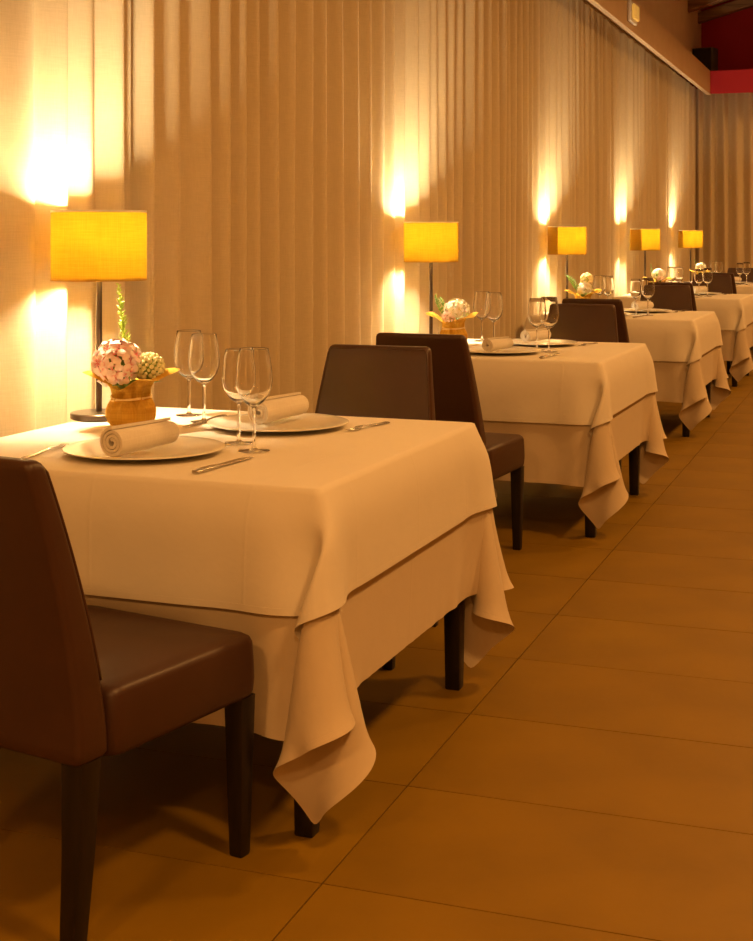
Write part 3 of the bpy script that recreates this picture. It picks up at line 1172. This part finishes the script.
def flower_pot(x, y_, rz, label, kind, seed):
    e = empty('flower_pot', (x, y_, TZ + .0005), rz, label=label, cat='flowers', group='wrapped flower pots')
    obj('paper_wrap', mesh('paper_wrap', wrap_mesh(seed), M['wrap']), e)
    obj('twine', cached('twine', lambda: mesh('twine', twine_mesh(), M['twine'])), e)
    r = random.Random(seed)
    stems = []
    if kind == 'pink':
        flower_head(e, (-.034, -.020, .166), .070, 40, .0285, M['pink'], 'pink', seed, .92)
        bud_head(e, (.050, -.012, .156), .040, seed)
        sprig(e, (-.012, .03, .16), (-.040, .035, .375), seed, dens=80, ln=.022)
        stems = [(-.02, -.01, .14), (.05, -.01, .13), (-.012, .03, .17)]
    elif kind == 'white':
        flower_head(e, (.016, -.010, .160), .060, 38, .0225, M['white'], 'white', seed, .9)
        flower_head(e, (-.024, -.040, .130), .032, 12, .0200, M['pink'], 'pink', seed + 1, .9)
        sprig(e, (-.03, .0, .11), (-.085, .01, .23), seed, 'leaf', 30, .022)
        sprig(e, (-.02, .02, .11), (-.06, .02, .22), seed + 2, 'leaf', 30, .022)
        stems = [(.018, -.008, .13), (-.018, -.03, .11)]
    elif kind == 'yellow':
        flower_head(e, (.014, -.008, .152), .056, 28, .0270, M['white'], 'white', seed, .9)
        flower_head(e, (.024, .0, .218), .042, 18, .0230, M['yellow'], 'yellow', seed + 3, 1.0)
        sprig(e, (-.03, .0, .10), (-.11, .01, .24), seed, 'leaf', 60, .045)
        stems = [(.012, 0, .13), (.022, 0, .18)]
    else:
        flower_head(e, (.005, -.005, .172), .060, 34, .0245, M['white'], 'white', seed, .85)
        flower_head(e, (.012, -.04, .128), .038, 14, .0210, M['pink' if kind == 'rose' else 'yellow'], 'pink' if kind == 'rose' else 'yellow', seed + 5, .9)
        sprig(e, (-.04, .01, .11), (-.062, .01, .265), seed, 'leaf', 36, .016)
        stems = [(.005, 0, .13), (.004, -.03, .1)]
    for s in stems:
        obj('stem', mesh('stem', tube([(s[0] * .3, s[1] * .3, .02), s], .003, 6), M['stem']), e)
    for k in range(6):
        a = 2 * math.pi * k / 6 + r.uniform(-.3, .3)
        o = obj('leaf', cached('leafm', lambda: mesh('leaf', leaf_mesh(.058, .013), M['leaf'])), e, (.028 * math.cos(a), .028 * math.sin(a), .098))
        o.rotation_euler = (0, -r.uniform(.55, .95), a)
    return e


def candle_glass(x, y_, label):
    e = empty('candle_glass', (x, y_, TZ + .0005), label=label, cat='glass', group='small candle glasses')
    obj('tumbler', cached('tumb', lambda: mesh('tumbler', lathe([(0, 0), (.026, 0), (.028, .002), (.031, .06), (.0295, .06), (.0265, .008), (0, .008)], 28), M['glass'], auto=40)), e)
    obj('candle', cached('cndl', lambda: mesh('candle', lathe([(0, .0085), (.022, .0085), (.023, .030), (.020, .032), (0, .031)], 24), M['candle'], auto=40)), e)
    return e


# ------------------------------------------------------------------ the five laid tables
NEAR = [2.600, 5.62, 8.66, 11.70, 14.75]
WHO = ['nearest table', 'second table from the front', 'third table from the front', 'fourth table from the front', 'farthest table']
LAMP_PX = [99, 431, 567, 645, 690.5]
POT_PX = [131, 453, 583, 658, 700]
GN = [(239, 254), (537, 549), (636, 648), (699, 707.5), (740, 746.6)]
GF = [(189, 204), (482, 494), (599.5, 608), (671.5, 678.7), (713, 719)]
POTK = ['pink', 'white', 'yellow', 'rose', 'cream']
POTL = ['paper-wrapped pot of pink blossoms and cream buds on the ',
        'paper-wrapped pot of white blossoms and green sprigs on the ',
        'paper-wrapped pot of yellow and white blossoms on the ',
        'paper-wrapped pot of a white and pink posy on the ',
        'paper-wrapped pot of a white and yellow posy on the ']
SEAM = [100, 60, -107, -95, -120]
DRP = [(0, False), (1, False), (0, True), (1, True), (0, False)]
TAG = [(1, 1), (1, -1), (1, -1), None, None]
ROT = [-.9, -.6, -.4, -.3, 0]
CHN = [(-1.445, 2.325, -11), (-1.57, 5.12, -3), (-1.555, 8.17, -2), (-1.56, 11.22, -1), (-1.56, 14.28, 0)]
CHF = [(-1.53, 3.97, 181), (-1.49, 6.97, 180), (-1.50, 10.01, 180), (-1.52, 13.05, 180), (-1.52, 16.10, 180)]

for i in range(5):
    ny, w = NEAR[i], WHO[i]
    cx, cy = (-1.578, -1.598, -1.618, -1.63, -1.63)[i], ny + HY + .012
    build_table((cx, cy), math.radians(ROT[i]), 'the ' + w, DRP[i][0], DRP[i][1], TAG[i])
    chair(CHN[i][0], CHN[i][1], math.radians(CHN[i][2]), 'brown leather chair turned from us, near side of the ' + w, True, .972 if i == 0 else 1.0)
    chair(CHF[i][0], CHF[i][1], math.radians(CHF[i][2]), 'brown leather chair facing us on the far side of the ' + w, False)
    ly = ny + .80
    lamp(x_at(LAMP_PX[i], ly), ly, 'lit table lamp with yellow drum shade on the ' + w, math.radians(SEAM[i]))
    py_ = ny + .69
    flower_pot(x_at(POT_PX[i], py_), py_, TH, POTL[i] + w, POTK[i], 50 + i)
    for j, (px_, dy) in enumerate(zip(GN[i], (.505, .405))):
        yy = ny + dy
        glass(x_at(px_, yy), yy, 'clear wine glass, ' + ('left' if j == 0 else 'right') + ' of two near the aisle, ' + w, 'wine glasses near the aisle', (.99, 1.04)[j])
    for j, (px_, dy) in enumerate(zip(GF[i], (.945, .835))):
        yy = ny + dy
        glass(x_at(px_, yy), yy, 'clear wine glass, ' + ('left' if j == 0 else 'right') + ' of two by the flowers, ' + w, 'wine glasses by the flowers', 1.03)
    p1 = (-1.715, ny + .30)
    p2 = (-1.53, ny + .80)
    if i == 0:
        p1 = (x_at(144.5, ny + .285), ny + .285)
        p2 = (x_at(278, ny + .80), ny + .80)
    elif i == 1:
        p1 = (x_at(498, ny + .29), ny + .29)
        p2 = (x_at(537, ny + .79), ny + .79)
    plate(p1[0], p1[1], 'cream porcelain plate on the near side of the ' + w)
    plate(p2[0], p2[1], 'cream porcelain plate on the far side of the ' + w)
    a1 = math.radians((74, 64, 60, 60, 60)[i])
    napkin((p1[0] - .115 * math.cos(a1) + .05, p1[1] - .185 * math.sin(a1)), (p1[0] + .1, p1[1] + .1 * math.tan(a1)), 'rolled white napkin on the near plate of the ' + w, 1.0 if i == 0 else .86)
    a2 = math.radians((82, 70, 64, 60, 60)[i])
    napkin((p2[0] - .095 * math.cos(a2), p2[1] - .095 * math.sin(a2)), (p2[0] + .1, p2[1] + .1 * math.tan(a2)), 'rolled white napkin on the far plate of the ' + w, 1.0 if i == 0 else .86)
    knife((p1[0] + .242, p1[1] - .215), (p1[0] + .262, p1[1] + .03), 'steel knife right of the near plate on the ' + w)
    fork((p1[0] - .215, p1[1] - .17), (p1[0] - .235, p1[1] + .05), 'steel fork left of the near plate on the ' + w)
    knife((p2[0] - .225, p2[1] + .14), (p2[0] - .225, p2[1] - .1), 'steel knife beyond the far plate on the ' + w)
    fork((p2[0] + .245, p2[1] + .18), (p2[0] + .205, p2[1] - .02), 'steel fork beside the far plate on the ' + w)
    if i in (1, 2):
        yy = ny + .93
        candle_glass(x_at((444, 576)[i - 1], yy), yy, 'small clear candle glass beside the lamp on the ' + w)
